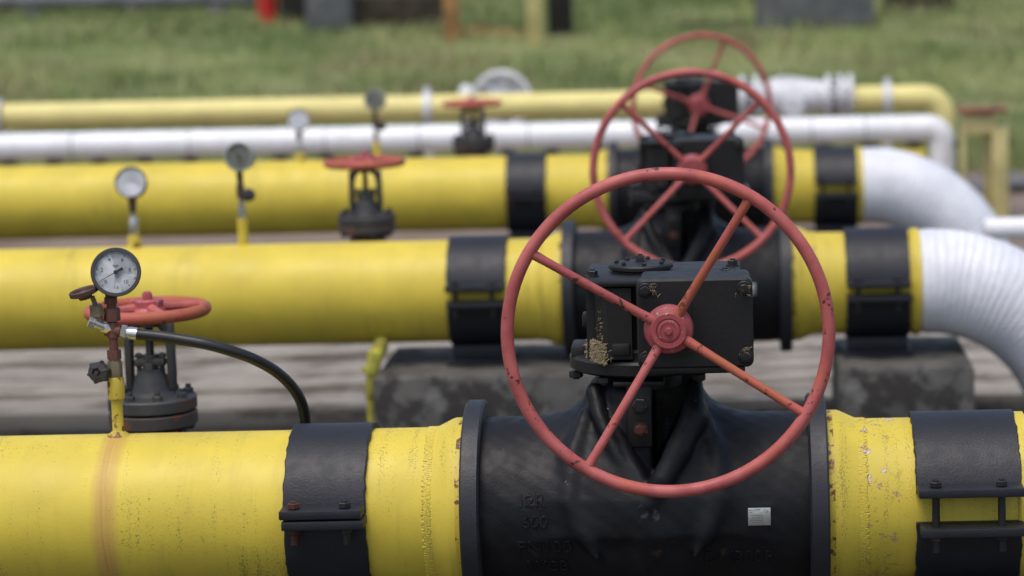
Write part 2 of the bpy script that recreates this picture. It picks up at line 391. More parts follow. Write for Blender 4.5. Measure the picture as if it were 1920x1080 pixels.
# ------------------------------------------------------------------ the cast valve body (signed distance field -> surface nets)
def smin(a, b, k):
    h = np.clip(.5+.5*(b-a)/k, 0, 1); return b*(1-h)+a*h-k*h*(1-h)
def smax(a, b, k): return -smin(-a, -b, k)
def capsule(P, a, b, ra, rb=None):
    rb = ra if rb is None else rb; a = np.array(a); b = np.array(b); d = b-a
    t = np.clip(((P-a) @ d)/(d @ d), 0, 1); return np.linalg.norm(P-a-t[..., None]*d, axis=-1)-(ra+(rb-ra)*t)
def poly_tube(P, pts, rs):
    f = None
    for i in range(len(pts)-1):
        c = capsule(P, pts[i], pts[i+1], rs[i], rs[i+1]); f = c if f is None else np.minimum(f, c)
    return f
def body_sdf(P):
    x, y, z = P[..., 0], P[..., 1], P[..., 2]
    ax = np.abs(x); rr = np.sqrt(y*y+z*z)
    rc = .180+.004*np.clip((.34-ax)/.34, 0, 1)
    f = np.maximum(rr-rc, ax-.345)
    e = (np.sqrt((x/.215)**2+(y/.205)**2+((z+.01)/.200)**2)-1)*.20
    f = smin(f, e, .035)
    # neck: flared oval collar
    zz = np.clip(z, .05, .30); t = (zz-.05)/.25
    hw = .106+.20*(1-t)**2.3; hy = .112+.075*(1-t)**2
    nk = (np.sqrt((x/hw)**2+(y/hy)**2)-1)*np.minimum(hw, hy)*.8
    nk = smax(nk, z-.276, .045); nk = np.maximum(nk, .0-z)
    f = smin(f, nk, .06)
    # V opening cut into the front of the collar
    vz = z-.078; c_ = .012
    V = np.maximum(np.maximum((x-c_)-vz*.52, -(x-c_)-vz*.56), -vz)*.88
    depth = np.where(x > .018, .0, -.122)
    V = np.maximum(V, y-depth)
    V = np.maximum(V, -.34-y)
    f = smax(f, -V, .012)
    # lapels
    for pts, rs in (([(-.098, -.080, .245), (-.086, -.118, .20), (-.062, -.150, .15), (-.035, -.172, .10), (-.015, -.180, .06)], [.018, .015, .011, .009, .005]),
                    ([(.100, -.075, .252), (.098, -.125, .20), (.066, -.168, .14), (.036, -.192, .09), (.012, -.200, .045), (.0, -.198, .02)], [.018, .026, .025, .022, .016, .008])):
        f = smin(f, poly_tube(P, pts, rs), .010)
    # side folds
    for s in (-1, 1):
        f = smin(f, poly_tube(P, [(s*.116, -.088, .205), (s*.142, -.138, .13), (s*.146, -.176, .05), (s*.122, -.194, -.01), (s*.094, -.202, -.065)], [.010, .013, .015, .014, .005]), .022)
    f = smin(f, poly_tube(P, [(-.012, -.190, .05), (-.012, -.195, -.02), (-.012, -.185, -.09), (-.012, -.15, -.16)], [.010, .012, .012, .010]), .02)
    # flat pad for the nameplate
    q = np.maximum(np.maximum(np.abs(x-.222)-.027, np.abs(z-.012)-.023), np.abs(y+.16)-.0245); f = smin(f, q, .006)
    f += .0012*np.sin(x*47+y*31)*np.sin(z*53+x*11)+.0006*np.sin(x*140+z*90)*np.sin(y*120+z*70)
    return f
def surface_nets(fn, lo, hi, h):
    ax = [np.arange(lo[i], hi[i]+h, h) for i in range(3)]
    G = np.stack(np.meshgrid(*ax, indexing='ij'), -1); F = fn(G); n = F.shape
    s = F < 0
    cs = [(i, j, k) for i in (0, 1) for j in (0, 1) for k in (0, 1)]
    def sub(A, c): return A[c[0]:n[0]-1+c[0], c[1]:n[1]-1+c[1], c[2]:n[2]-1+c[2]]
    cnt = sum(sub(s, c).astype(int) for c in cs); act = (cnt > 0) & (cnt < 8)
    acc = np.zeros(act.shape+(3,)); num = np.zeros(act.shape)
    for a in cs:
        for d in range(3):
            if a[d]: continue
            b = list(a); b[d] = 1; b = tuple(b)
            fa, fb = sub(F, a), sub(F, b); m = (fa < 0) != (fb < 0)
            t = np.where(m, fa/np.where(m, fa-fb, 1), 0)
            for q in range(3): acc[..., q] += np.where(m, a[q]+(t if q == d else 0), 0)
            num += m
    idx = -np.ones(act.shape, int); ii = np.argwhere(act); idx[act] = np.arange(len(ii))
    verts = (acc[act]/num[act][:, None]+ii)*h+np.array(lo)
    faces = []
    for d in range(3):
        u, v = (d+1) % 3, (d+2) % 3
        sl0 = [slice(1, n[q]-1) for q in range(3)]; sl1 = list(sl0); sl0[d] = slice(0, n[d]-1); sl1[d] = slice(1, n[d])
        A = s[tuple(sl0)]; B = s[tuple(sl1)]
        e = np.argwhere(A != B); inside = A[A != B]
        off = np.ones(3, int); off[d] = 0; e = e+off
        def g(du, dv):
            c = e.copy(); c[:, u] -= du; c[:, v] -= dv; return idx[c[:, 0], c[:, 1], c[:, 2]]
        q = np.stack([g(0, 0), g(1, 0), g(1, 1), g(0, 1)], 1)
        q[~inside] = q[~inside][:, ::-1]; faces.append(q)
    return verts, np.concatenate(faces)
bv, bf = surface_nets(body_sdf, (-.36, -.26, -.24), (.36, .25, .30), .0055)
body_mesh = bpy.data.meshes.new('valve_body'); body_mesh.from_pydata(bv.tolist(), [], bf.tolist()); body_mesh.update()
bmx = bmesh.new(); bmx.from_mesh(body_mesh)
for _ in range(1): bmesh.ops.smooth_vert(bmx, verts=bmx.verts, factor=.5, use_axis_x=True, use_axis_y=True, use_axis_z=True)
bmesh.ops.recalc_face_normals(bmx, faces=bmx.faces); bmx.to_mesh(body_mesh); bmx.free()
body_mesh.polygons.foreach_set('use_smooth', [True]*len(body_mesh.polygons)); body_mesh.materials.append(M['cast'])

def surf_y(x, z):
    """front skin of the body at x,z"""
    ys = np.linspace(-.26, -.02, 240); P = np.stack([np.full(240, x), ys, np.full(240, z)], -1)
    f = body_sdf(P); k = np.argmax(f < 0); return ys[k] if f[k] < 0 else -.1
def text_mesh(txt, size, depth=0.0, bevel=0.0):
    cu = bpy.data.curves.new('lettering', 'FONT'); cu.body = txt; cu.size = size; cu.extrude = depth; cu.align_x = 'CENTER'; cu.align_y = 'CENTER'
    cu.bevel_depth = bevel; cu.resolution_u = 3; cu.offset = 0.0
    o = bpy.data.objects.new('lettering_tmp', cu); COL.objects.link(o)
    dg = bpy.context.evaluated_depsgraph_get(); me = bpy.data.meshes.new_from_object(o.evaluated_get(dg))
    bpy.data.objects.remove(o); bpy.data.curves.remove(cu)
    vs = [tuple(v.co) for v in me.vertices]; fs = [tuple(p.vertices) for p in me.polygons]; bpy.data.meshes.remove(me)
    return vs, fs
def raised_text(lines):
    b = MB()
    for txt, cx, cz, size in lines:
        vs, fs = text_mesh(txt, size, .0022, .0010)
        y0 = {}
        vv = []
        for (u, v, w_) in vs:
            X = cx+u*1.08; Z = cz+v; key = (round(X, 3), round(Z, 3))
            if key not in y0: y0[key] = surf_y(X, Z)
            vv.append((X, y0[key]-w_, Z))
        b.add(vv, fs)
    return b

# ------------------------------------------------------------------ gear operated valve
HUBX = .058; HZ = .403
def make_valve():
    t = thing('gear_operated_valve', (0, 0, 0), '', 'valve', 'gear operated valves, one in each large yellow line')
    o = bpy.data.objects.new('valve_body', body_mesh); COL.objects.link(o); o.parent = t
    for s in (-1, 1):
        MB().lathe([(.165, 0), (.210, 0), (.2155, .004), (.2155, .034), (.210, .038), (.165, .038)], (s*.340-.019, 0, 0), (1, 0, 0), 96, closed=True).build('flange', M['flange'], t)
    for ln in [('12R', -.222, .050, .033), ('600', -.215, .008, .033), ('PN100', -.198, -.044, .036), ('WCB', -.192, -.086, .032), ('DN300R', .182, -.074, .036)]:
        raised_text([ln]).build('raised_lettering', M['cast'], t, ang=30)
    # nameplate
    py = min(surf_y(.222+a, .012+b) for a in (-.022, 0, .022) for b in (-.018, 0, .018))-.0012
    b = MB(); b.box((.222, py, .012), (.044, .0016, .035), .0006); np_ = b.build('nameplate', M['plate'], t)
    b = MB()
    for i, (tx, cx, cz, sz) in enumerate([('Valve  DN300', .212, .0255, .0042), ('600', .206, .0205, .0036), ('CE', .236, .0215, .0065)]):
        vs, fs = text_mesh(tx, sz); b.add([(cx+u, py-.0011, cz+v) for u, v, _ in vs], fs)
    for k in range(6): b.box((.218+random.uniform(-.002, .002), py-.0011, .015-k*.0036), (.030+random.uniform(-.006, .002), .0003, .0007))
    b.build('nameplate_print', M['plateink'], np_, flat=True)
    # post inside the V
    b = MB(); b.box((-.008, -.105, .205), (.050, .05, .13), .006); b.box((-.008, -.085, .268), (.10, .10, .010), .003); b.build('stem_bracket', M['gear'], t)
    MB().hexbolt((-.006, -.130, .226), (0, -1, 0), .016, .012, washer=False).build('bolt', M['bolt'], t)
    MB().hexbolt((-.006, -.130, .178), (0, -1, 0), .011, .011).build('bolt', M['rustbolt'], t)
    # gearbox housing
    b = MB()
    b.cyl((0, 0, .245), (0, 0, .290), .076, seg=40)
    b.lathe([(.140, 0), (.148, .005), (.149, .026), (.144, .031), (.125, .034)], (0, 0, .281), (0, 0, 1), 72)
    b.lathe([(.126, 0), (.126, .018), (.120, .023), (.10, .024)], (0, 0, .310), (0, 0, 1), 48)
    P = [(-.108, .305), (-.108, .452), (-.098, .462), (.19, .462), (.19, .305)]
    b.prism(P, -.095, .12)
    pl = [(-.106, -.055), (-.085, -.120), (-.066, -.140), (-.018, -.140), (-.018, .0), (-.106, .0)]
    n = len(pl); b.add([(x, y, .318) for x, y in pl]+[(x, y, .458) for x, y in pl], [tuple(range(n)), tuple(range(n, 2*n))]+[(i, (i+1) % n, (i+1) % n+n, i+n) for i in range(n)])
    b.box((.043, -.02, .468), (.304, .255, .014), .005)
    b.box((-.109, -.05, .385), (.018, .03, .028), .004)
    b.box((-.040, -.138, .338), (.036, .02, .024), .004); b.box((-.128, -.01, .318), (.03, .08, .03), .006)
    gb = b.build('gearbox', M['gear'], t)
    b = MB(); b.lathe([(.060, 0), (.064, .003), (.064, .009), (.061, .012), (.03, .013), (0, .013)], (-.002, -.02, .479), (0, 0, 1), 48)
    b.lathe([(.058, 0), (.058, .005)], (-.002, -.02, .474), (0, 0, 1), 40)
    cap = b.build('top_cap', M['gear'], gb)
    for i in range(7):
        a = i*2*PI/7+.4; MB().hexbolt((-.002+.048*math.cos(a), -.02+.048*math.sin(a), .491), (0, 0, 1), .0048, .005, washer=False).build('cap_bolt', M['bolt'], gb)
    MB().hexbolt((-.003, -.005, .491), (0, 0, 1), .009, .011).build('cap_bolt', M['bolt'], gb)
    # worm cover (front)
    def rrect(x0, x1, z0, z1, r, dz=0.0, n=5):
        pts = []
        for cx, cz, a0 in ((x1-r, z1-r-dz, 0), (x0+r, z1-r, PI/2), (x0+r, z0+r, PI), (x1-r, z0+r, 1.5*PI)):
            for k in range(n+1): a = a0+k*PI/2/n; pts.append((cx+r*math.cos(a), cz+r*math.sin(a)))
        return pts
    b = MB(); X0, X1, Z0, Z1 = -.004, .217, .316, .488
    b.prism(rrect(X0+.004, X1-.004, Z0+.004, Z1-.003, .012), -.205, -.10)
    o1 = rrect(X0, X1, Z0, Z1, .014); o2 = rrect(X0+.004, X1-.004, Z0+.004, Z1-.004, .011); n = len(o1)
    b.add([(x, -.200, z) for x, z in o1]+[(x, -.238, z) for x, z in o1]+[(x, -.243, z) for x, z in o2]+[(x, -.243, z) for x, z in o2],
          [tuple(range(n))]+[(i, (i+1) % n, (i+1) % n+n, i+n) for i in range(n)]+[(i+n, (i+1) % n+n, (i+1) % n+2*n, i+2*n) for i in range(n)]+[tuple(range(3*n, 4*n))])
    b.prism(rrect(X0+.016, .10, Z0+.028, Z1-.036, .008), -.246, -.2425)
    b.cyl((HUBX, -.243, HZ), (HUBX, -.262, HZ), .040, seg=36, ch=.003)
    for bx, bz in ((.201, .337), (.201, .468), (.013, .468), (.013, .337)): b.cyl((bx, -.236, bz), (bx, -.2455, bz), .0145, seg=20, ch=.002)
    b.box((.10, -.22, .311), (.20, .035, .014), .004)
    cov = b.build('gearbox_cover', M['gear'], gb)
    for bx, bz in ((.201, .337), (.201, .468), (.013, .468), (.013, .337)):
        MB().hexbolt((bx, -.2455, bz), (0, -1, 0), .0095, .007).build('bolt', M['bolt'], gb)
    for bx, by in ((-.135, -.035), (-.075, -.108), (.11, -.095)):
        b = MB(); b.hexbolt((bx, by, .281), (0, 0, -1), .014, .012, washer=False); b.build('bolt', M['bolt'], gb)
    for bx, by, zz in ((-.095, -.085, .475), (.165, -.10, .475), (.18, .03, .475)):
        MB().hexbolt((bx, by, zz), (0, 0, 1), .011, .010).build('bolt', M['bolt'], gb)
    MB().cyl((HUBX, -.26, HZ), (HUBX, -.292, HZ), .018, seg=24).build('input_shaft', M['gear'], gb)
    # handwheel with its own centre
    RW = .2985; rr_ = .0122
    b = MB(); b.tube([(RW*math.cos(a), 0, RW*math.sin(a)) for a in [2*PI*i/128 for i in range(128)]], rr_, 18, closed=True)
    hw = b.build('handwheel', M['pink'], t, loc=(HUBX, -.365, HZ))
    b = MB(); hb = .060
    b.lathe([(.030, -.012), (.046, -.006), (.047, .006), (.044, .014), (.034, .020), (.034, .026), (.0325, .0275), (.024, .0275), (.0235, .0245), (.0215, .0245), (.0210, .0265), (.0190, .0275), (.0155, .0275), (.015, .0262), (0, .0262)], (0, hb, 0), (0, -1, 0), 56)
    b.lathe([(.0075, 0), (.0075, .006), (.006, .007), (0, .007)], (0, hb-.026, 0), (0, -1, 0), 6)
    b.box((.028, hb-.024, .004), (.012, .006, .005), .001)
    b.build('hub', M['hubring'], hw)
    for i, a in enumerate((58, 148, 238, 328)):
        a = R(a); c, s_ = math.cos(a), math.sin(a)
        b = MB(); pts = []
        for k in range(9):
            q = k/8; r_ = .030+(RW-.030)*q; pts.append((r_*c, hb*.80*(1-q)**1.15-.0, r_*s_))
        b.tube(pts, [.0105, .0090]+[.0084]*5+[.0086, .0098], 14)
        b.build('spoke', M['pinkR'] if i in (0, 3) else M['pink'], hw)
    return t
LINES = [(0.0, .510), (3.15, .500), (6.45, .460)]
vx = [at(1215, 941, 0).x, at(1271, 520, 3.15).x, at(1296, 345, 6.45).x]
VL = ['largest and nearest gear operated valve, black body with faded red handwheel in sharp focus',
      'black gear operated valve in the middle yellow pipe, second of three in size',
      'farthest and smallest black gear operated valve with faded red handwheel standing against the grass']
va = make_valve(); va.location = (vx[0], LINES[0][0], LINES[0][1]); va['label'] = VL[0]
valves = [va]
for i in (1, 2):
    c = copy_tree(va); c.location = (vx[i], LINES[i][0], LINES[i][1]); c['label'] = VL[i]; valves.append(c)
    for h in [x for x in COL.objects if x.parent == c and x.name.startswith('handwheel')]:
        h.rotation_euler.y = R(13) if i == 1 else R(-11)
        for q in [x for x in COL.objects if x.parent == h and x.name.startswith('spoke')]:
            q.material_slots[0].link = 'OBJECT'; q.material_slots[0].material = M['pink']
        if i == 2: h.rotation_euler.z = R(14); h.location.z = HZ-.01

# clump of dried grass lodged in the gearbox
b = MB()
def fibre(cx, cz, sx, sz, y0, zmin, zmax):
    x = random.gauss(cx, sx); z = min(zmax, max(zmin, random.gauss(cz, sz))); x = max(-.112, min(.21, x))
    y = y0+(max(0, -.068-x)*1.6 if cx < 0 else 0)-.008*random.random()
    a = random.uniform(0, PI); L = random.uniform(.004, .011); d = Vector((math.cos(a), random.uniform(-.4, .2), math.sin(a))).normalized()*L; p = Vector((x, y, z))
    b.tube([p-d/2, p+Vector((0, -.002, .001)), p+d/2], .0007, 3)
for i in range(900): fibre(-.090, .325, .009, .012, -.142, .311, .350)
for i in range(60): fibre(-.080, .37, .004, .02, -.138, .33, .41)
for i in range(22): fibre(.030, .468, .004, .005, -.2445, .45, .48)
for i in range(18): fibre(.205, .466, .007, .008, -.2445, .45, .482)
for i in range(12): fibre(.203, .345, .006, .006, -.2445, .33, .36)
nest = b.build('dried_grass_clump', M['straw'], loc=va.location); tag(nest, 'tuft of dry tan straw lodged in the corner of the nearest black gearbox', 'dry grass')

# ------------------------------------------------------------------ pipelines, elbows
PR = .162
def pipe_prof(b, x0, x1, flare=None, c=(0, 0, 0), seg=96):
    """yellow tube from x0 to x1; flare = x of the valve side end"""
    L = x1-x0
    if flare is None: pr = [(PR, 0), (PR, L)]
    elif flare > 0: pr = [(PR, 0), (PR, L-.075), (PR+.001, L-.06), (PR+.016, L-.030), (PR+.0185, L-.022), (PR+.0185, L)]
    else: pr = [(PR+.0185, 0), (PR+.0185, .022), (PR+.016, .030), (PR+.001, .062), (PR, .075), (PR, L)]
    b.lathe(pr, (x0, 0, 0), (1, 0, 0), seg)
def weld(x):
    b = MB(); n = 260
    for i in range(n):
        a = 2*PI*i/n; rr_ = PR-.0002
        b.box((0, 0, 0), (.018+random.uniform(-.003, .003), .0052, .0042), .0012, M=Matrix.Translation((x+random.uniform(-.0015, .0015), rr_*math.cos(a), rr_*math.sin(a))) @ Matrix.Rotation(a, 4, 'X') @ Matrix.Rotation(PI/2, 4, 'X') @ Matrix.Rotation(random.uniform(-.25, .25), 4, 'Z'), seg=1)
    return b
def elbow(x0, rr_, Rb, zdown, parent, mat):
    pts = []; L = 0
    pts.append((x0, 0, 0)); pts.append((x0+.02, 0, 0))
    N = 40
    for i in range(N+1):
        a = PI/2*i/N; pts.append((x0+.03+Rb*math.sin(a), 0, -Rb*(1-math.cos(a))))
    z = -Rb
    while z > zdown: z -= .05; pts.append((x0+.03+Rb, 0, z))
    b = MB(); seg = 64; b.tube(pts, [rr_-.004, rr_]+[rr_]*(len(pts)-2), seg)
    o = b.build('insulated_elbow', mat, parent)
    me = o.data; uvl = me.uv_layers.new(name='UVMap'); d = [0]
    for i in range(1, len(pts)): d.append(d[-1]+(Vector(pts[i])-Vector(pts[i-1])).length)
    for lp in me.loops:
        vi = lp.vertex_index; uvl.data[lp.index].uv = (d[vi//seg], (vi % seg)/seg*.3)
    return o
PL = ['nearest large yellow gas pipe, sharp, with dark flecks and a rust streak',
      'middle large yellow gas pipe ending in the larger visible white elbow',
      'third and farthest large yellow gas pipe, with the smaller white elbow']
wx = [1917, 1720, 1614]; RB = .49
for i, (Y, z) in enumerate(LINES):
    t = thing('gas_pipeline', (vx[i], Y, z), PL[i], 'pipeline', 'large yellow gas pipelines')
    ex = at(wx[i], 940 if i == 0 else (520 if i == 1 else 345), Y).x-vx[i]
    b = MB(); pipe_prof(b, -5.5, -.359, 1); pL = b.build('pipe_section', M['yA'] if i == 0 else M['yB'], t)
    if i == 0:   # own origin so the streak material works in world x
        pL.location = (-vx[0], 0, 0)
        for v in pL.data.vertices: v.co.x += vx[0]
    b = MB(); pipe_prof(b, .359, ex+.02, -1); b.build('pipe_section', M['yR'] if i == 0 else M['yB'], t)
    weld(-.359-.068).build('weld_bead', M['yB'], t); weld(.359+.068).build('weld_bead', M['yR'], t)
    for s in (-1, 1):   # rusty edge ring where the pipe meets the valve flange
        MB().lathe([(.160, 0), (PR+.0190, 0), (PR+.0192, .011), (.160, .011)], (s*.3655-.0055, 0, 0), (1, 0, 0), 80, closed=True).build('rusty_joint_ring', M['yRust'], t)
    MB().lathe([(.150, 0), (PR+.005, .0), (PR+.008, .004), (PR+.008, .026), (.150, .028)], (ex-.024, 0, 0), (1, 0, 0), 80, closed=True).build('yellow_collar', M['yB'], t)
    elbow(ex+.005, .1665, RB, -z+.01, t, M['insul'])

# ------------------------------------------------------------------ clamps with saddle
def make_clamp(wd, gap, zc, name_l):
    t = thing('pipe_clamp', (0, 0, 0), name_l, 'pipe clamp', 'black bolted clamps around the large yellow pipes')
    ro = .1745; ri = PR+.0005
    def shell(a0, a1, wob):
        n = 48; pr = []; vs = []; fs = []
        m = 12
        for i in range(n+1):
            a = a0+(a1-a0)*i/n
            j1 = random.uniform(-.0016, .0016); j2 = random.uniform(-.0016, .0016)
            for (x, r_) in ((-wd/2+j1, ri), (-wd/2+j1, ro-.0015), (-wd/2+.002+j1, ro), (wd/2-.002+j2, ro), (wd/2+j2, ro-.0015), (wd/2+j2, ri)):
                vs.append((x, -r_*math.cos(a), r_*math.sin(a)))
        for i in range(n):
            for k in range(6):
                l = (k+1) % 6; fs.append((i*6+k, i*6+l, (i+1)*6+l, (i+1)*6+k))
        fs.append(tuple(range(6))); fs.append(tuple(range(n*6, n*6+6)))
        return vs, fs
    g = gap/2; at_ = math.asin(min(.9, (zc+g)/ro)); ab_ = math.asin(max(-.9, (zc-g)/ro))
    ear = .050; th = .017
    b = MB(); b.add(*shell(at_, PI-at_, 1)); b.box((0, -(ro+ear/2-.004), zc+g+th/2), (wd-.002, ear+.008, th), .002); b.box((0, ro+ear/2-.004, zc+g+th/2), (wd-.002, ear+.008, th), .002)
    up = b.build('upper_shell', M['clamp'], t)
    b = MB(); b.add(*shell(ab_, -PI-ab_, 1)); b.box((.004, -(ro+ear/2-.003), zc-g-th/2-.001), (wd-.002, ear+.008, th), .002); b.box((.004, ro+ear/2-.003, zc-g-th/2-.001), (wd-.002, ear+.008, th), .002)
    lo = b.build('lower_shell', M['clamp'], t)
    for s in (-1, 1):
        bx = s*wd*.31-.004
        for sy in (-1, 1):
            yb = sy*(ro+ear*.52)
            b = MB(); b.hexbolt((bx, yb, zc+g+th), (0, 0, 1), .0125, .010, washer=False)
            b.cyl((bx, yb, zc+g+th), (bx, yb, zc-g-th-.034), .0078, seg=14); b.hexbolt((bx, yb, zc-g-th-.001), (0, 0, -1), .0125, .010, washer=False)
            b.build('clamp_bolt', M['rustbolt'] if (s < 0 and sy < 0 and gap < .01) else M['bolt'], t)
    b = MB(); b.box((0, 0, -.190), (wd*.96, .16, .05), .004); b.box((0, 0, -.2135), (wd*1.1, .26, .012), .003)
    b.build('saddle', M['clamp'], t)
    return t
CL = [(617, 0, .160, .003, .030), (1812, 0, .206, .060, .018), (895, 1, .185, .034, .010), (1645, 1, .200, .026, .0), (987, 2, .175, .008, .012), (1567, 2, .188, .045, .010)]
CLL = ['black clamp with tightly closed ears on the nearest yellow pipe, left of the valve',
       'widest black clamp, long bolts across an open gap, on the nearest pipe at right',
       'black clamp on the middle yellow pipe, left of its large valve',
       'black clamp on the middle yellow pipe beside its white wrapped elbow',
       'black clamp on the third yellow pipe, left of its valve',
       'black split clamp on the third yellow pipe beside its white wrapped elbow']
for (px, li, wd, gap, zc), lb in zip(CL, CLL):
    Y, z = LINES[li]; t = make_clamp(wd, gap, zc, lb); t.location = (at(px, (940, 520, 345)[li], Y-.1).x, Y, z)

# concrete blocks carrying the clamps
def block(name, x0, x1, y0, y1, ztop, lab, mat='block'):
    b = MB(); bm = bmesh.new(); bmesh.ops.create_grid(bm, x_segments=1, y_segments=1); bm.free()
    nx, ny, nz = 10, 8, 6
    b.box(((0), 0, ztop/2), (x1-x0, y1-y0, ztop), .012, seg=2)
    o = b.build(name, M[mat], loc=((x0+x1)/2, (y0+y1)/2, .0)); tag(o, lab, 'concrete block', 'concrete blocks under the pipes'); return o
def zb(i): return LINES[i][1]-.2205
for px0, px1, li, lab in ((530, 760, 0, None), (700, 1128, 1, 'wide dark stained concrete block under the middle pipe, left of the nearest handwheel'),
                      (1572, 1826, 1, 'squarish dark concrete block with pale stains under the middle pipe at right'),
                      (880, 1090, 2, 'concrete block under the third yellow pipe, left of its valve'), (1500, 1640, 2, 'concrete block under the third yellow pipe, beside its white elbow'),
                      (1690, 1960, 0, None)):
    Y = LINES[li][0]
    if lab is None: lab = 'concrete block hidden low under the nearest yellow pipe at %s' % ('left' if px0 < 900 else 'right')
    x0 = at(px0, 700, Y-.3).x; x1 = at(px1, 700, Y-.3).x
    block('concrete_block', x0, x1, Y-.33, Y+.27, zb(li), lab)

# yellow mossy stub hanging below the middle pipe
p0 = at(712, 652, 3.0); p1 = at(694, 740, 3.0)
b = MB(); b.tube([(.0, .12, .02), (.0, .03, .0), (-.012, 0, -.02), (-.02, 0, -.06), (-.03, 0, -.15), (-.03, 0, -.155)], [.022, .024, .026, .021, .020, .017], 14)
b.cyl((-.028, 0, -.055), (-.028, 0, -.075), .028, seg=8)
b.cyl((-.03, 0, -.15), (-.03, 0, -p1.z-.0+(-.155-0)*0-.15), .015, seg=12)
o = b.build('drain_pipe', M['moss'], loc=(p0.x, 2.98, p0.z)); tag(o, 'short mossy yellow drain pipe below the middle pipe beside the wide concrete block', 'drain pipe')

# ------------------------------------------------------------------ gauge on the nearest pipe
X0 = at(222, 810, 0).x; ZA = LINES[0][1]
def dial_parts(root, c, rad, face, detail=True, dull=False, tilt=0.0):
    """pressure gauge: c centre of the dial, face = facing direction"""
    f = Vector(face).normalized(); q = Vector((0, -1, 0)).rotation_difference(f).to_matrix().to_4x4(); T = Matrix.Translation(c) @ q
    b = MB(); r_ = rad
    ri = .84 if detail or dull else .92
    b.lathe([(r_*.86, -.040), (r_*.93, -.036), (r_*.95, -.012), (r_, -.010), (r_*1.0, .002), (r_*.97, .005), (r_*(ri+.02), .005), (r_*ri, -.001), (r_*ri, -.003), (0, -.003)], (0, 0, 0), (0, -1, 0), 56, M=T)
    case = b.build('gauge_case', M['gaugecase'] if not dull else M['dialdull'], root)
    b = MB(); b.lathe([(r_*(ri+.005), .0), (0, .0)], (0, .0015, 0), (0, -1, 0), 56, M=T)
    dial = b.build('dial', M['dialdull'] if dull else M['dial'], root)
    b = MB()
    if detail:
        for k in range(51):
            a = R(223-k*270/50); r0 = .70 if k % 10 == 0 else .755; c_, s_ = math.cos(a), math.sin(a)
            p = T @ Vector((r_*(r0+.80)/2*c_, 0, r_*(r0+.80)/2*s_)); L = r_*(.80-r0)
            wdt = .0011 if k % 10 == 0 else .0005
            b.box((0, 0, 0), (L, .0003, wdt), 0, M=T @ Matrix.Translation((r_*(r0+.80)/2*c_, .0009, r_*(r0+.80)/2*s_)) @ Matrix.Rotation(-a, 4, 'Y'))
        for k, s0 in enumerate(('0', '2', '4', '6', '8', '10')):
            a = R(223-k*54); vs, fs = text_mesh(s0, r_*.22)
            b.add([(r_*.56*math.cos(a)+u, .0008, r_*.56*math.sin(a)+v) for u, v, _ in vs], fs, M=T)
        vs, fs = text_mesh('bar', r_*.17); b.add([(u, .0008, r_*.27+v) for u, v, _ in vs], fs, M=T)
        vs, fs = text_mesh('1,6', r_*.17); b.add([(u, .0008, -r_*.62+v) for u, v, _ in vs], fs, M=T)
        b.build('dial_print', M['ink'], dial, flat=True)
    b = MB(); a = R(208); c_, s_ = math.cos(a), math.sin(a); yv = -.0022
    if dull: a = R(120); c_, s_ = math.cos(a), math.sin(a)
    n_ = Vector((-s_, 0, c_)); d_ = Vector((c_, 0, s_))
    def P(u, v, y=yv): p = d_*u*r_+n_*v*r_; return (p.x, y, p.z)
    for y0 in (yv,): b.add([P(0, .022), P(.72, .006), P(.72, -.006), P(0, -.022)], [(0, 1, 2, 3)], M=T)
    b.add([P(0, .03), P(-.32, .065), P(-.32, -.065), P(0, -.03)], [(0, 1, 2, 3)], M=T)
    b.cyl((0, .001, 0), (0, -.004, 0), r_*.085, seg=18, M=T)
    if detail or dull: b.build('needle', M['ink'], dial, flat=True)

t = thing('pressure_gauge', (X0, 0, ZA), 'nearest pressure gauge, sharp, white dial above a rusty tee with hose and black knob', 'pressure gauge', 'pressure gauges')
def zz(py): return at(222, py, 0).z-ZA
b = MB(); b.lathe([(.026, .155), (.022, .163), (.0135, .169), (.0112, .174), (.0112, zz(748))], (0, 0, 0), (0, 0, 1), 28); b.lathe([(.0150, zz(748)), (.0168, zz(746)), (.0168, zz(709)), (.0150, zz(706))], (0, 0, 0), (0, 0, 1), 28)
b.build('yellow_riser', M['yRust'], t)
b = MB(); b.lathe([(.0150, zz(706)), (.0150, zz(681)), (.012, zz(675)), (.012, zz(670))], (0, 0, 0), (0, 0, 1), 6, rot0=.3); b.cyl((-.012, -.005, zz(690)), (-.024, -.012, zz(693)), .007, seg=12); b.build('needle_valve_body', M['brass'], t)
b = MB(); b.lathe([(.0140, zz(673)), (.0140, zz(656))], (0, 0, 0), (0, 0, 1), 6, rot0=.1); b.cyl((0, 0, zz(656)), (0, 0, zz(600)), .0088, seg=18)
b.cyl((-.016, 0, zz(619)), (.016, 0, zz(621)), .0115, seg=18, ch=.001); b.cyl((0, 0, zz(633)), (0, 0, zz(604)), .0112, seg=18, ch=.001)
b.lathe([(.0155, zz(601)), (.0162, zz(598)), (.0162, zz(579)), (.0145, zz(577))], (0, 0, 0), (0, 0, 1), 6, rot0=.25); b.cyl((0, 0, zz(579)), (0, 0, zz(566)), .0095, seg=16)
b.lathe([(.0135, zz(569)), (.0135, zz(557))], (-.001, 0, 0), (0, 0, 1), 6, rot0=.6); b.cyl((-.002, 0, zz(560)), (-.003, 0, zz(548)), .009, seg=14)
b.build('rusty_stem', M['brownrust'], t)
dc = at(219, 508, 0)-Vector((X0, 0, ZA))
dial_parts(t, Vector((dc.x+.002, -.018, dc.z)), .0488, (.17, -1, .13))
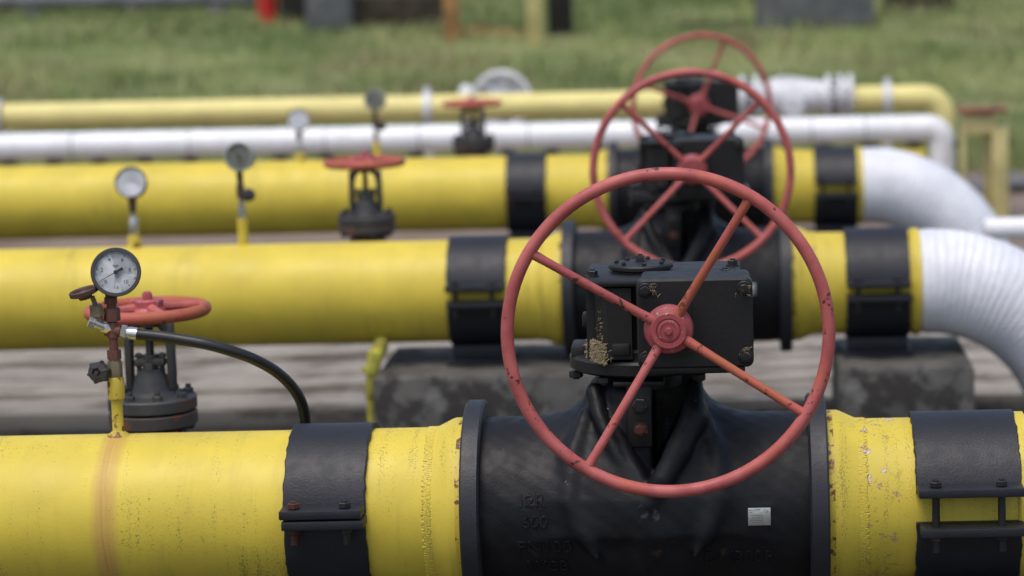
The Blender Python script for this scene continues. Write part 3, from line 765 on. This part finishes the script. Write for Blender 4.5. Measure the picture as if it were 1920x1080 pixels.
# knob of the needle valve
kc = at(184, 698, -.02)-Vector((X0, 0, ZA)); f = Vector((-.25, -1, .05)).normalized(); q = Vector((0, 0, 1)).rotation_difference(f).to_matrix().to_4x4(); T = Matrix.Translation(kc) @ q
b = MB(); n = 84; ring = lambda s_, h: [((.0205+.0042*max(0, math.cos(6*2*PI*k/n))**3)*s_*math.cos(2*PI*k/n), (.0205+.0042*max(0, math.cos(6*2*PI*k/n))**3)*s_*math.sin(2*PI*k/n), h) for k in range(n)]
R_ = [ring(.7, -.014), ring(.97, -.010), ring(1, -.002), ring(.96, .004), ring(.45, .008), ring(.38, .004), ring(.3, .003)]
vs = sum(R_, []); b.add(vs, [(i*n+k, i*n+(k+1) % n, (i+1)*n+(k+1) % n, (i+1)*n+k) for i in range(6) for k in range(n)]+[tuple(range(n)), tuple(range(6*n, 7*n))], M=T)
kn = b.build('knob', M['bakelite'], t)
b = MB(); b.cyl((0, 0, .002), (0, 0, .008), .004, seg=6, M=T); b.cyl(kc+Vector((.004, .012, 0)), (-.020, -.010, zz(692)), .0055, seg=12); b.build('knob_screw', M['rustbolt'], kn)
# bleed branch on the left with its small round handle
A0 = at(208, 618, 0)-Vector((X0, 0, ZA)); A1 = at(176, 606, -.02)-Vector((X0, 0, ZA))
b = MB(); b.cyl(A0, A0.lerp(A1, .45), .0112, seg=6); b.cyl(A0.lerp(A1, .4), A1, .0085, seg=14); b.cyl(A1+Vector((.002, 0, -.001)), A1+Vector((-.009, -.003, .004)), .0112, seg=6)
b.build('branch_fitting', M['zinc'], t)
B0 = at(186, 604, -.01)-Vector((X0, 0, ZA)); B1 = at(179, 572, -.015)-Vector((X0, 0, ZA))
b = MB(); b.cyl(B0, B0.lerp(B1, .45), .0105, seg=6); b.cyl(B0.lerp(B1, .4), B1, .0150, .0125, seg=6); b.cyl(B1, B1+Vector((-.005, -.003, .018)), .0050, seg=10); b.build('bleed_valve', M['brass'], t)
hc = at(157, 548, -.02)-Vector((X0, 0, ZA)); f = Vector((-.24, -.10, 1)).normalized(); q = Vector((0, 0, 1)).rotation_difference(f).to_matrix().to_4x4(); T = Matrix.Translation(hc) @ q
b = MB(); b.lathe([(.0235, -.006), (.0285, -.004), (.0290, .004), (.0265, .0065), (.0225, .004), (.0205, -.001), (.009, -.002), (.007, .003), (0, .004)], (0, 0, 0), (0, 0, 1), 40, M=T)
b.lathe([(.012, -.014), (.016, -.006)], (0, 0, 0), (0, 0, 1), 20, M=T); b.build('bleed_handle', M['darkbrown'], t)
# hose
H = [(228, 622, 0), (262, 627, 0), (300, 631, 0), (340, 637, 0), (385, 645, .0), (430, 657, .01), (475, 673, .03), (515, 695, .06), (545, 722, .09), (564, 752, .12), (572, 785, .15), (570, 820, .18), (560, 870, .2)]
pts = [at(a, b_, c)-Vector((X0, 0, ZA)) for a, b_, c in H]
def smooth_path(P, n=8):
    out = []
    for i in range(len(P)-1):
        p0, p1, p2, p3 = P[max(i-1, 0)], P[i], P[i+1], P[min(i+2, len(P)-1)]
        for k in range(n):
            t_ = k/n; out.append(.5*((2*p1)+(p2-p0)*t_+(2*p0-5*p1+4*p2-p3)*t_*t_+(3*p1-p0-3*p2+p3)*t_**3))
    out.append(P[-1]); return out
hz = Vector((X0, 0, ZA)); end = pts[-1]; hp = smooth_path(pts+[Vector((end.x-.06, .22, -.30)), Vector((end.x-.12, .22, -.49))])
b = MB(); b.tube(hp[4:], .0112, 18); o = b.build('rubber_hose', M['rubber'], loc=hz)
tag(o, 'black rubber hose curving from the nearest gauge stem down behind the nearest pipe', 'hose')
b = MB(); b.tube(hp[0:8], [.0110]*4+[.0130]*4, 18); b.lathe([(.0145, 0), (.0145, .010)], hp[0], hp[3]-hp[0], 6); b.build('hose_fitting', M['zinc'], o)
tag

# smaller gauges behind
def gauge_plain(px, ptop, pbase, li, r_, lab, kind):
    Y, z = LINES[li]; base = at(px, pbase, Y); c = at(px, ptop, Y); o_ = Vector((base.x, Y, z+PR-.004))
    t = thing('pressure_gauge', o_, lab, 'pressure gauge', 'pressure gauges'); h = c.z-o_.z; zt = h-r_*.95
    if kind == 0:
        b = MB(); b.lathe([(.026, 0), (.022, .012), (.020, zt*.22), (.017, zt*.26)], (0, 0, 0), (0, 0, 1), 20); b.build('yellow_riser', M['yRust'], t)
        b = MB(); b.cyl((0, 0, zt*.24), (0, 0, zt*.75), .009, seg=14); b.lathe([(.014, zt*.26), (.016, zt*.34), (.016, zt*.52), (.012, zt*.60)], (0, 0, 0), (0, 0, 1), 6); b.build('stem', M['zinc'], t)
        b = MB(); b.cyl((0, 0, zt*.7), (0, 0, zt*1.04), .011, .015, seg=12); b.build('stem_nut', M['darkbrown'], t)
        dial_parts(t, Vector((0, -.01, h)), r_, (.03, -1, .30), detail=False)
    else:
        b = MB(); b.cyl((0, 0, 0), (0, 0, zt*.36), .0165, seg=18); b.build('yellow_riser', M['yB'], t)
        b = MB(); b.cyl((0, 0, zt*.34), (0, 0, zt*.62), .010, seg=14); b.lathe([(.013, zt*.42), (.013, zt*.52)], (0, 0, 0), (0, 0, 1), 6); b.build('stem', M['zinc'], t)
        b = MB(); b.cyl((0, 0, zt*.6), (-.002, 0, zt*1.03), .009, .011, seg=12); b.cyl((0, -.01, zt*.66), (0, -.01, zt*.82), .013, seg=12); b.build('valve_body', M['darkbrown'], t)
        b = MB(); b.lathe([(.012, -.010), (.021, -.006), (.022, .004), (.012, .009), (0, .009)], (.026, -.015, zt*.68), (.2, -1, 0), 12); b.build('knob', M['bakelite'], t)
        dial_parts(t, Vector((0, -.01, h)), r_, (-.12, -1, .10), detail=False, dull=True)
gauge_plain(252, 341, 452, 1, .0500, 'white faced pressure gauge on a rusty yellow stub on the middle pipe', 0)
gauge_plain(456, 293, 450, 1, .0470, 'dull green grey gauge with a black knob on its stem, on the middle pipe', 1)
gauge_plain(563, 224, 296, 2, .0490, 'small white faced gauge on the third pipe, seen against the white pipe', 0)
gauge_plain(707, 187, 293, 2, .0470, 'small dull grey gauge on the third pipe standing over the small red wheel', 1)

# ------------------------------------------------------------------ rising stem gate valves with red handwheels
def make_gate():
    t = thing('gate_valve', (0, 0, 0), '', 'valve', 'small gate valves with flat red handwheels standing behind the large pipes')
    # z=0 at the joint between the two flanges
    MB().lathe([(.05, .002), (.094, .002), (.0975, .005), (.0975, .028), (.094, .032), (.056, .036), (.050, .045)], (0, 0, 0), (0, 0, 1), 56).build('bonnet_flange', M['gatecast'], t)
    b = MB(); b.lathe([(.05, -.002), (.094, -.002), (.0975, -.005), (.0975, -.030), (.092, -.034), (.062, -.036), (.060, -.06), (.074, -.10), (.070, -.15), (.04, -.175), (0, -.18)], (0, 0, 0), (0, 0, 1), 56); b.cyl((0, 0, -.11), (0, -.47, -.11), .055, seg=28); b.build('valve_base', M['gaterust'], t)
    for k in range(8):
        a = 2*PI*k/8+.35; x, y = .080*math.cos(a), .080*math.sin(a)
        b = MB(); b.hexbolt((x, y, .031), (0, 0, 1), .0115, .011); b.cyl((x, y, -.05), (x, y, .052), .0062, seg=10); b.hexbolt((x, y, -.034), (0, 0, -1), .0115, .011, washer=False); b.build('bolt', M['gatecast'], t)
    b = MB()
    b.lathe([(.052, .034), (.043, .05), (.036, .075), (.030, .085), (.030, .092)], (0, 0, 0), (0, 0, 1), 24)
    for s in (-1, 1):
        b.tube([(s*.040, 0, .035), (s*.047, 0, .08), (s*.046, 0, .15), (s*.041, 0, .175), (s*.026, 0, .196), (0, 0, .200)], [.013, .0105, .0105, .011, .012, .014], 12)
        b.box((s*.047, 0, .12), (.015, .034, .15), .005)
    b.cyl((0, 0, .188), (0, 0, .212), .024, seg=20)
    b.build('yoke', M['gatecast'], t)
    b = MB(); b.box((0, 0, .108), (.068, .030, .018), .005); b.cyl((0, 0, .088), (0, 0, .125), .017, seg=16)
    for s in (-1, 1): b.cyl((s*.026, 0, .07), (s*.026, 0, .128), .0055, seg=10); b.hexbolt((s*.026, 0, .117), (0, 0, 1), .009, .008, washer=False)
    b.box((0, -.020, .088), (.020, .012, .040), .004)
    b.build('gland', M['gatecast'], t)
    b = MB(); pr = [(.0095, .09)]; z = .12
    while z < .19: pr += [(.0098, z), (.0082, z+.002)]; z += .004
    b.lathe(pr+[(.0095, .195), (.0095, .255), (.007, .257)], (0, 0, 0), (0, 0, 1), 14); b.build('threaded_stem', M['bolt'], t)
    HZ2 = .224; RW = .125
    b = MB(); b.tube([(RW*math.cos(a), RW*math.sin(a), 0) for a in [2*PI*i/72 for i in range(72)]], .0140, 14, closed=True); hw = b.build('handwheel', M['pinkR'], t, loc=(0, 0, HZ2))
    hw['label'] = 'flat red handwheel with rusty worn patches on the rim'
    for k in range(4):
        a = 2*PI*k/4+.5; MB().tube([(.02*math.cos(a), .02*math.sin(a), .006), (.07*math.cos(a), .07*math.sin(a), .004), (RW*math.cos(a), RW*math.sin(a), 0)], [.013, .010, .011], 10).build('spoke', M['pink'], hw)
    b = MB(); b.lathe([(.040, -.016), (.044, -.008), (.036, .006), (.034, .008), (.034, .022), (.031, .025)], (0, 0, 0), (0, 0, 1), 8, rot0=.2); b.lathe([(.0115, .024), (.0115, .036), (.008, .042)], (0, 0, 0), (0, 0, 1), 8); b.build('hub', M['hubring'], hw)
    return t
g0 = make_gate()
GV = [(287, 768, .60, 'gate valve with worn red handwheel just behind the nearest gauge and pipe'),
      (688, 418, 3.75, 'gate valve with red handwheel standing between the middle and third yellow pipes'),
      (888, 268, 7.05, 'smallest and farthest gate valve with red handwheel, against the pale yellow and white pipes')]
for i, (px, py, Y, lab) in enumerate(GV):
    g = g0 if i == 0 else copy_tree(g0); g.location = at(px, py, Y); g['label'] = lab
    g.scale.z = (1, .92, .82)[i]

# ------------------------------------------------------------------ far lines
def tube_x(name, mat, parent, x0, x1, r_, seg=40): return MB().cyl((x0, 0, 0), (x1, 0, 0), r_, seg=seg).build(name, mat, parent)
# white jacketed pipe
YD = 9.15; c = at(500, 266, YD); zD = c.z; RD = .073
t = thing('white_pipeline', (0, YD, zD), 'white jacketed pipe running across behind the third yellow pipe, turning down at right', 'pipeline')
xr = at(1765, 232, YD).x
b = MB(); b.cyl((-6, 0, 0), (xr-.068, 0, 0), RD, seg=40); b.tube([(xr-.078+.078*math.sin(a), 0, -.078*(1-math.cos(a))) for a in [PI/2*i/12 for i in range(13)]]+[(xr, 0, -zD+.01)], RD, 32)
b.build('white_jacket', M['white'], t)
b = MB()
for px in (135, 355, 610, 785, 990, 1130, 1520, 1620): X = at(px, 250, YD).x; b.lathe([(RD, 0), (RD+.002, .001), (RD+.002, .009), (RD, .010)], (X, 0, 0), (1, 0, 0), 36)
b.build('jacket_seam', M['galv'], t)
for k in range(26):
    X = -4.4+k*.245; b = MB(); b.box((X, 0, -RD-.012), (.075, .075, .022), .004); b.build('support_shoe', M['gatecast'], t)
# thin yellow pipe under it
zt = zD-.073-.024-.05
t = thing('thin_yellow_pipeline', (0, 9.15, zt), 'thin yellow pipe low under the white pipe', 'pipeline')
tube_x('pipe', M['yB'], t, -6, at(1735, 280, 9.15).x, .048)
# pale yellow pipe with white valve
YE = 10.6; c = at(500, 208, YE); zE = c.z; RE = .0755
t = thing('pale_yellow_pipeline', (0, YE, zE), 'pale yellow pipe at the back before the grass, with a rounded elbow at right', 'pipeline')
xe = at(1766, 180, YE).x; v0 = at(1385, 170, YE).x; v1 = at(1600, 170, YE).x
tube_x('pipe_section', M['yPale'], t, at(8, 210, YE).x, v0, RE)
b = MB(); b.cyl((v1, 0, 0), (xe-.10, 0, 0), RE, seg=40); b.tube([(xe-.11+.11*math.sin(a), 0, -.11*(1-math.cos(a))) for a in [PI/2*i/12 for i in range(13)]]+[(xe, 0, -zE+.01)], RE, 32); b.build('pipe_elbow', M['yPale'], t)
for px in (802, 1663):
    X = at(px, 190, YE).x; b = MB(); b.lathe([(RE, 0), (RE+.014, .002), (RE+.014, .05), (RE, .052)], (X-.026, 0, 0), (1, 0, 0), 36); b.box((X, 0, RE+.025), (.04, .03, .04), .004); b.box((X, 0, -zE/2-RE/2), (.04, .04, zE-RE), .003)
    cl = b.build('pipe_clip', M['whitegrey'], t)
X = at(0, 205, YE).x; b = MB(); b.lathe([(.05, -.2), (.10, -.19), (.10, -.14), (RE, -.13), (RE, -.05), (.105, -.04), (.105, .01), (RE, .012)], (X, 0, 0), (1, 0, 0), 32); b.build('end_flange', M['whitegrey'], t)
# white flanged valve in it
t = thing('white_flanged_valve', ((v0+v1)/2, YE, zE), 'white flanged valve body in the pale yellow pipe at the back right', 'valve')
L = (v1-v0)/2
b = MB(); b.lathe([(RE, -L), (RE+.004, -L+.02), (.09, -L+.13), (.115, -L+.22), (.115, 0), (.10, .1), (.085, .17), (.085, L)], (0, 0, .02), (1, 0, 0), 40)
b.cyl((-.02, -.10, -.03), (-.02, -.15, -.03), .065, seg=28, ch=.006); b.cyl((-.06, 0, .08), (-.06, 0, .14), .05, seg=20); b.build('valve_body', M['whitegrey'], t)
for x in (-L+.02, -L+.10, .19, .26, .32):
    MB().lathe([(.06, 0), (.128, 0), (.13, .003), (.13, .026), (.128, .03), (.06, .03)], (x-.015, 0, .02), (1, 0, 0), 40, closed=True).build('flange', M['whitegrey'], t)
b = MB()
for x in (-L+.06, .225):
    for k in range(10): a = 2*PI*k/10; b.cyl((x-.045, .105*math.cos(a), .02+.105*math.sin(a)), (x+.045, .105*math.cos(a), .02+.105*math.sin(a)), .009, seg=8)
b.build('flange_studs', M['bolt'], t)
# grey white wheel behind the pale pipe
c = at(941, 188, 10.95)
t = thing('grey_handwheel_valve', (c.x, 10.95, 0), 'grey white round handwheel standing up behind the pale yellow pipe', 'valve')
rw = .165
b = MB(); b.tube([(rw*math.cos(a), 0, c.z+rw*math.sin(a)) for a in [2*PI*i/48 for i in range(48)]], .022, 10, closed=True)
for k in range(6): a = 2*PI*k/6+.3; b.cyl((0, .01, c.z), (rw*math.cos(a), 0, c.z+rw*math.sin(a)), .014, seg=8)
b.cyl((0, -.03, c.z), (0, .04, c.z), .05, seg=20); b.lathe([(.02, 0), (.150, 0), (.150, .012), (.02, .012)], (0, .03, c.z), (0, 1, 0), 40, closed=True); b.build('handwheel', M['whitegrey'], t)
b = MB(); b.cyl((0, .04, c.z), (0, .22, c.z), .03, seg=14); b.cyl((0, .22, 0), (0, .22, c.z+.06), .06, seg=20); b.build('valve_body', M['whitegrey'], t)
c = at(873, 175, 10.8); b = MB(); b.lathe([(.03, 0), (.03, c.z-.06), (.045, c.z-.05), (.045, c.z+.02), (.03, c.z+.045), (0, c.z+.05)], (0, 0, 0), (0, 0, 1), 20)
o = b.build('vent_pipe', M['white'], loc=(c.x, 10.85, 0)); tag(o, 'short white capped vent pipe left of the grey white handwheel', 'vent pipe')

# yellow steel frame at right
c0 = at(1805, 210, 8.9)
t = thing('yellow_steel_frame', (c0.x, 8.9, 0), 'yellow steel support frame with rusty top plate at the right behind the elbows', 'support frame')
ztop = at(1840, 252, 8.9).z; xb = at(1874, 300, 8.9).x-c0.x; xa = at(1806, 300, 8.9).x-c0.x
b = MB(); b.box((xb, 0, ztop/2+.02), (.086, .10, ztop+.04), .004); b.box((xb-.055, .06, ztop/2), (.04, .05, ztop), .003); b.build('post', M['yPost'], t)
b = MB(); b.box((xa, 0, ztop/2+.05), (.022, .08, ztop+.10), .003); b.build('post', M['yPost'], t)
b = MB(); b.box(((xa+xb)/2-.01, -.004, ztop+.058), (xb-xa-.03, .09, .105), .004); b.build('crossbeam', M['yPost'], t)
b = MB(); b.box(((xa+xb)/2+.005, 0, ztop+.130), (xb-xa+.06, .16, .022), .003); b.build('top_plate', M['rusttop'], t)
# galvanised post beside the white pipe
c = at(1790, 260, 9.0); b = MB(); b.box((0, 0, .26), (.05, .05, .66), .004); b.box((0, 0, .006), (.12, .12, .012), .002); b.box((0, 0, .595), (.08, .08, .01), .002)
# white pipe low at right
c = at(1900, 428, 5.4); t = thing('white_side_pipe', (c.x, 5.4, c.z), 'white horizontal pipe at the right edge between the two white elbows', 'pipeline')
b = MB(); b.cyl((at(1845, 428, 5.4).x-c.x, 0, 0), (3.5, 0, 0), .044, seg=32); b.build('pipe', M['white'], t)
b = MB(); b.lathe([(.044, 0), (.062, .002), (.062, .03), (.044, .032)], (.25, 0, 0), (1, 0, 0), 28); b.build('pipe_collar', M['galv'], t)

# things at the top, on the bank
def gz(p): return ground_z(p.y)
def ground_at(px, py):
    d = CR @ Vector(((px-PPX)/FPX, -(py-540)/FPX, -1.0)); y = 8.0
    while y < 200:
        p = CAM_LOC+d*((y-CAM_LOC.y)/d.y)
        if p.z <= ground_z(y): return p
        y += .1
    return p
def post(px, py, wpx, mat, name, lab, cat, cap=True):
    p = ground_at(px, py); s_ = (p.y-CAM_LOC.y)/FPX; r_ = wpx*s_/2; H_ = 1.25
    t = thing(name, (p.x, p.y, ground_z(p.y)), lab, cat)
    b = MB(); b.cyl((0, 0, -.05), (0, 0, H_), r_, seg=24, ch=.004) if mat == 'redpost' else b.box((0, 0, H_/2-.05), (2*r_, 2*r_, H_), .004)
    b.build('post', M[mat], t); b = MB(); b.box((0, 0, H_), (2.3*r_, 2.3*r_, .03), .004) if mat != 'redpost' else b.lathe([(r_*1.1, 0), (r_*1.1, .05), (r_*.7, .09), (0, .11)], (0, 0, H_-.04), (0, 0, 1), 24)
    b.build('post_cap', M[mat], t); return t, r_, p
post(503, 42, 40, 'redpost', 'red_post', 'bright red round post on the grass at the top left', 'post')
t1, r1, p1_ = post(848, 78, 26, 'orange', 'wooden_post', 'orange brown post on the grass, left one of the pair at top centre', 'post')
t2, r2, p2_ = post(1005, 86, 30, 'yPost', 'yellow_post', 'pale yellow post on the grass, right one of the pair at top centre', 'post')
q1 = Vector((p1_.x, p1_.y+.1, ground_z(p1_.y)+.10)); q2 = Vector((p2_.x, p2_.y+.1, ground_z(p2_.y)+.10))
t = thing('handrail', q1, 'low thin brownish rail joining the orange and the pale yellow post', 'rail')
for h_ in (0,): MB().cyl(Vector((0, 0, h_)), q2-q1+Vector((0, 0, h_)), .014, seg=12).build('rail', M['orange'], t)
def gblock(px0, px1, py, mat, H_, dep, name, lab, cat):
    p = ground_at((px0+px1)/2, py); s_ = (p.y-CAM_LOC.y)/FPX; w_ = (px1-px0)*s_
    b = MB(); b.box((0, dep/2, H_/2-.1), (w_, dep, H_), .015); o = b.build(name, M[mat], loc=(p.x, p.y, ground_z(p.y))); tag(o, lab, cat); return o
gblock(575, 660, 58, 'greyblock', 1.0, .6, 'concrete_pillar', 'grey concrete pillar right of the red post at the top', 'pillar')
gblock(1418, 1640, 54, 'greyblock', .9, .7, 'concrete_foundation', 'wide grey concrete foundation on the grass at the top right', 'foundation')
gblock(525, 575, 44, 'darkhole', .5, .4, 'dark_box', 'dark low box between the red post and the grey pillar', 'box')
gblock(662, 850, 52, 'soil', .42, .5, 'soil_patch', 'dark low soil patch in the grass between the grey pillar and the orange post', 'kerb')  # low box standing in for dark soil beneath a bush
gblock(1028, 1072, 66, 'darkhole', .9, .35, 'dark_cabinet', 'dark narrow cabinet behind the pale yellow post', 'cabinet')
gblock(1270, 1400, 50, 'soil', .13, .5, 'dark_ground_cover', 'dark low cover in the grass above the farthest handwheel', 'cover')
gblock(1660, 1790, 26, 'soil', .30, .5, 'dark_ground_cover', 'dark low cover in the grass right of the grey foundation', 'cover')
p = ground_at(250, 40); Yp = p.y+.8; c = at(250, 2, Yp)
t = thing('grey_pipeline', (c.x, Yp, c.z), 'grey pipe on dark supports along the top left edge of the view', 'pipeline')
s_ = (Yp+5.25)/FPX
MB().cyl((-3, 0, .02), (225*s_, 0, .0), .085, seg=28).build('pipe', M['greyblock'], t)
for X in (-2.2, -1.1, 0, .9): MB().box((X, 0, -.25), (.16, .16, .38), .01).build('support', M['greyblock'], t)
# low rubble at the right edge before the bank
for k, (px, py, r_, lab) in enumerate(((1893, 320, .10, 'dark stone lying on the gravel right of the yellow frame'), (1832, 312, .07, 'dark stone seen between the posts of the yellow frame'), (1912, 345, .07, 'small grey stone at the right edge on the gravel'))):
    Y = 10.2; c = at(px, py, Y); bm = bmesh.new(); bmesh.ops.create_icosphere(bm, subdivisions=3, radius=r_)
    for v in bm.verts: v.co *= 1+.18*math.sin(v.co.x*40+k)*math.cos(v.co.z*37+k*2); v.co.z *= .7
    me = bpy.data.meshes.new('stone'); bm.to_mesh(me); bm.free(); me.materials.append(M['greyblock']); o = bpy.data.objects.new('stone', me); COL.objects.link(o)
    o.location = (c.x, Y, r_*.6); tag(o, lab, 'stone', 'stones on the gravel')
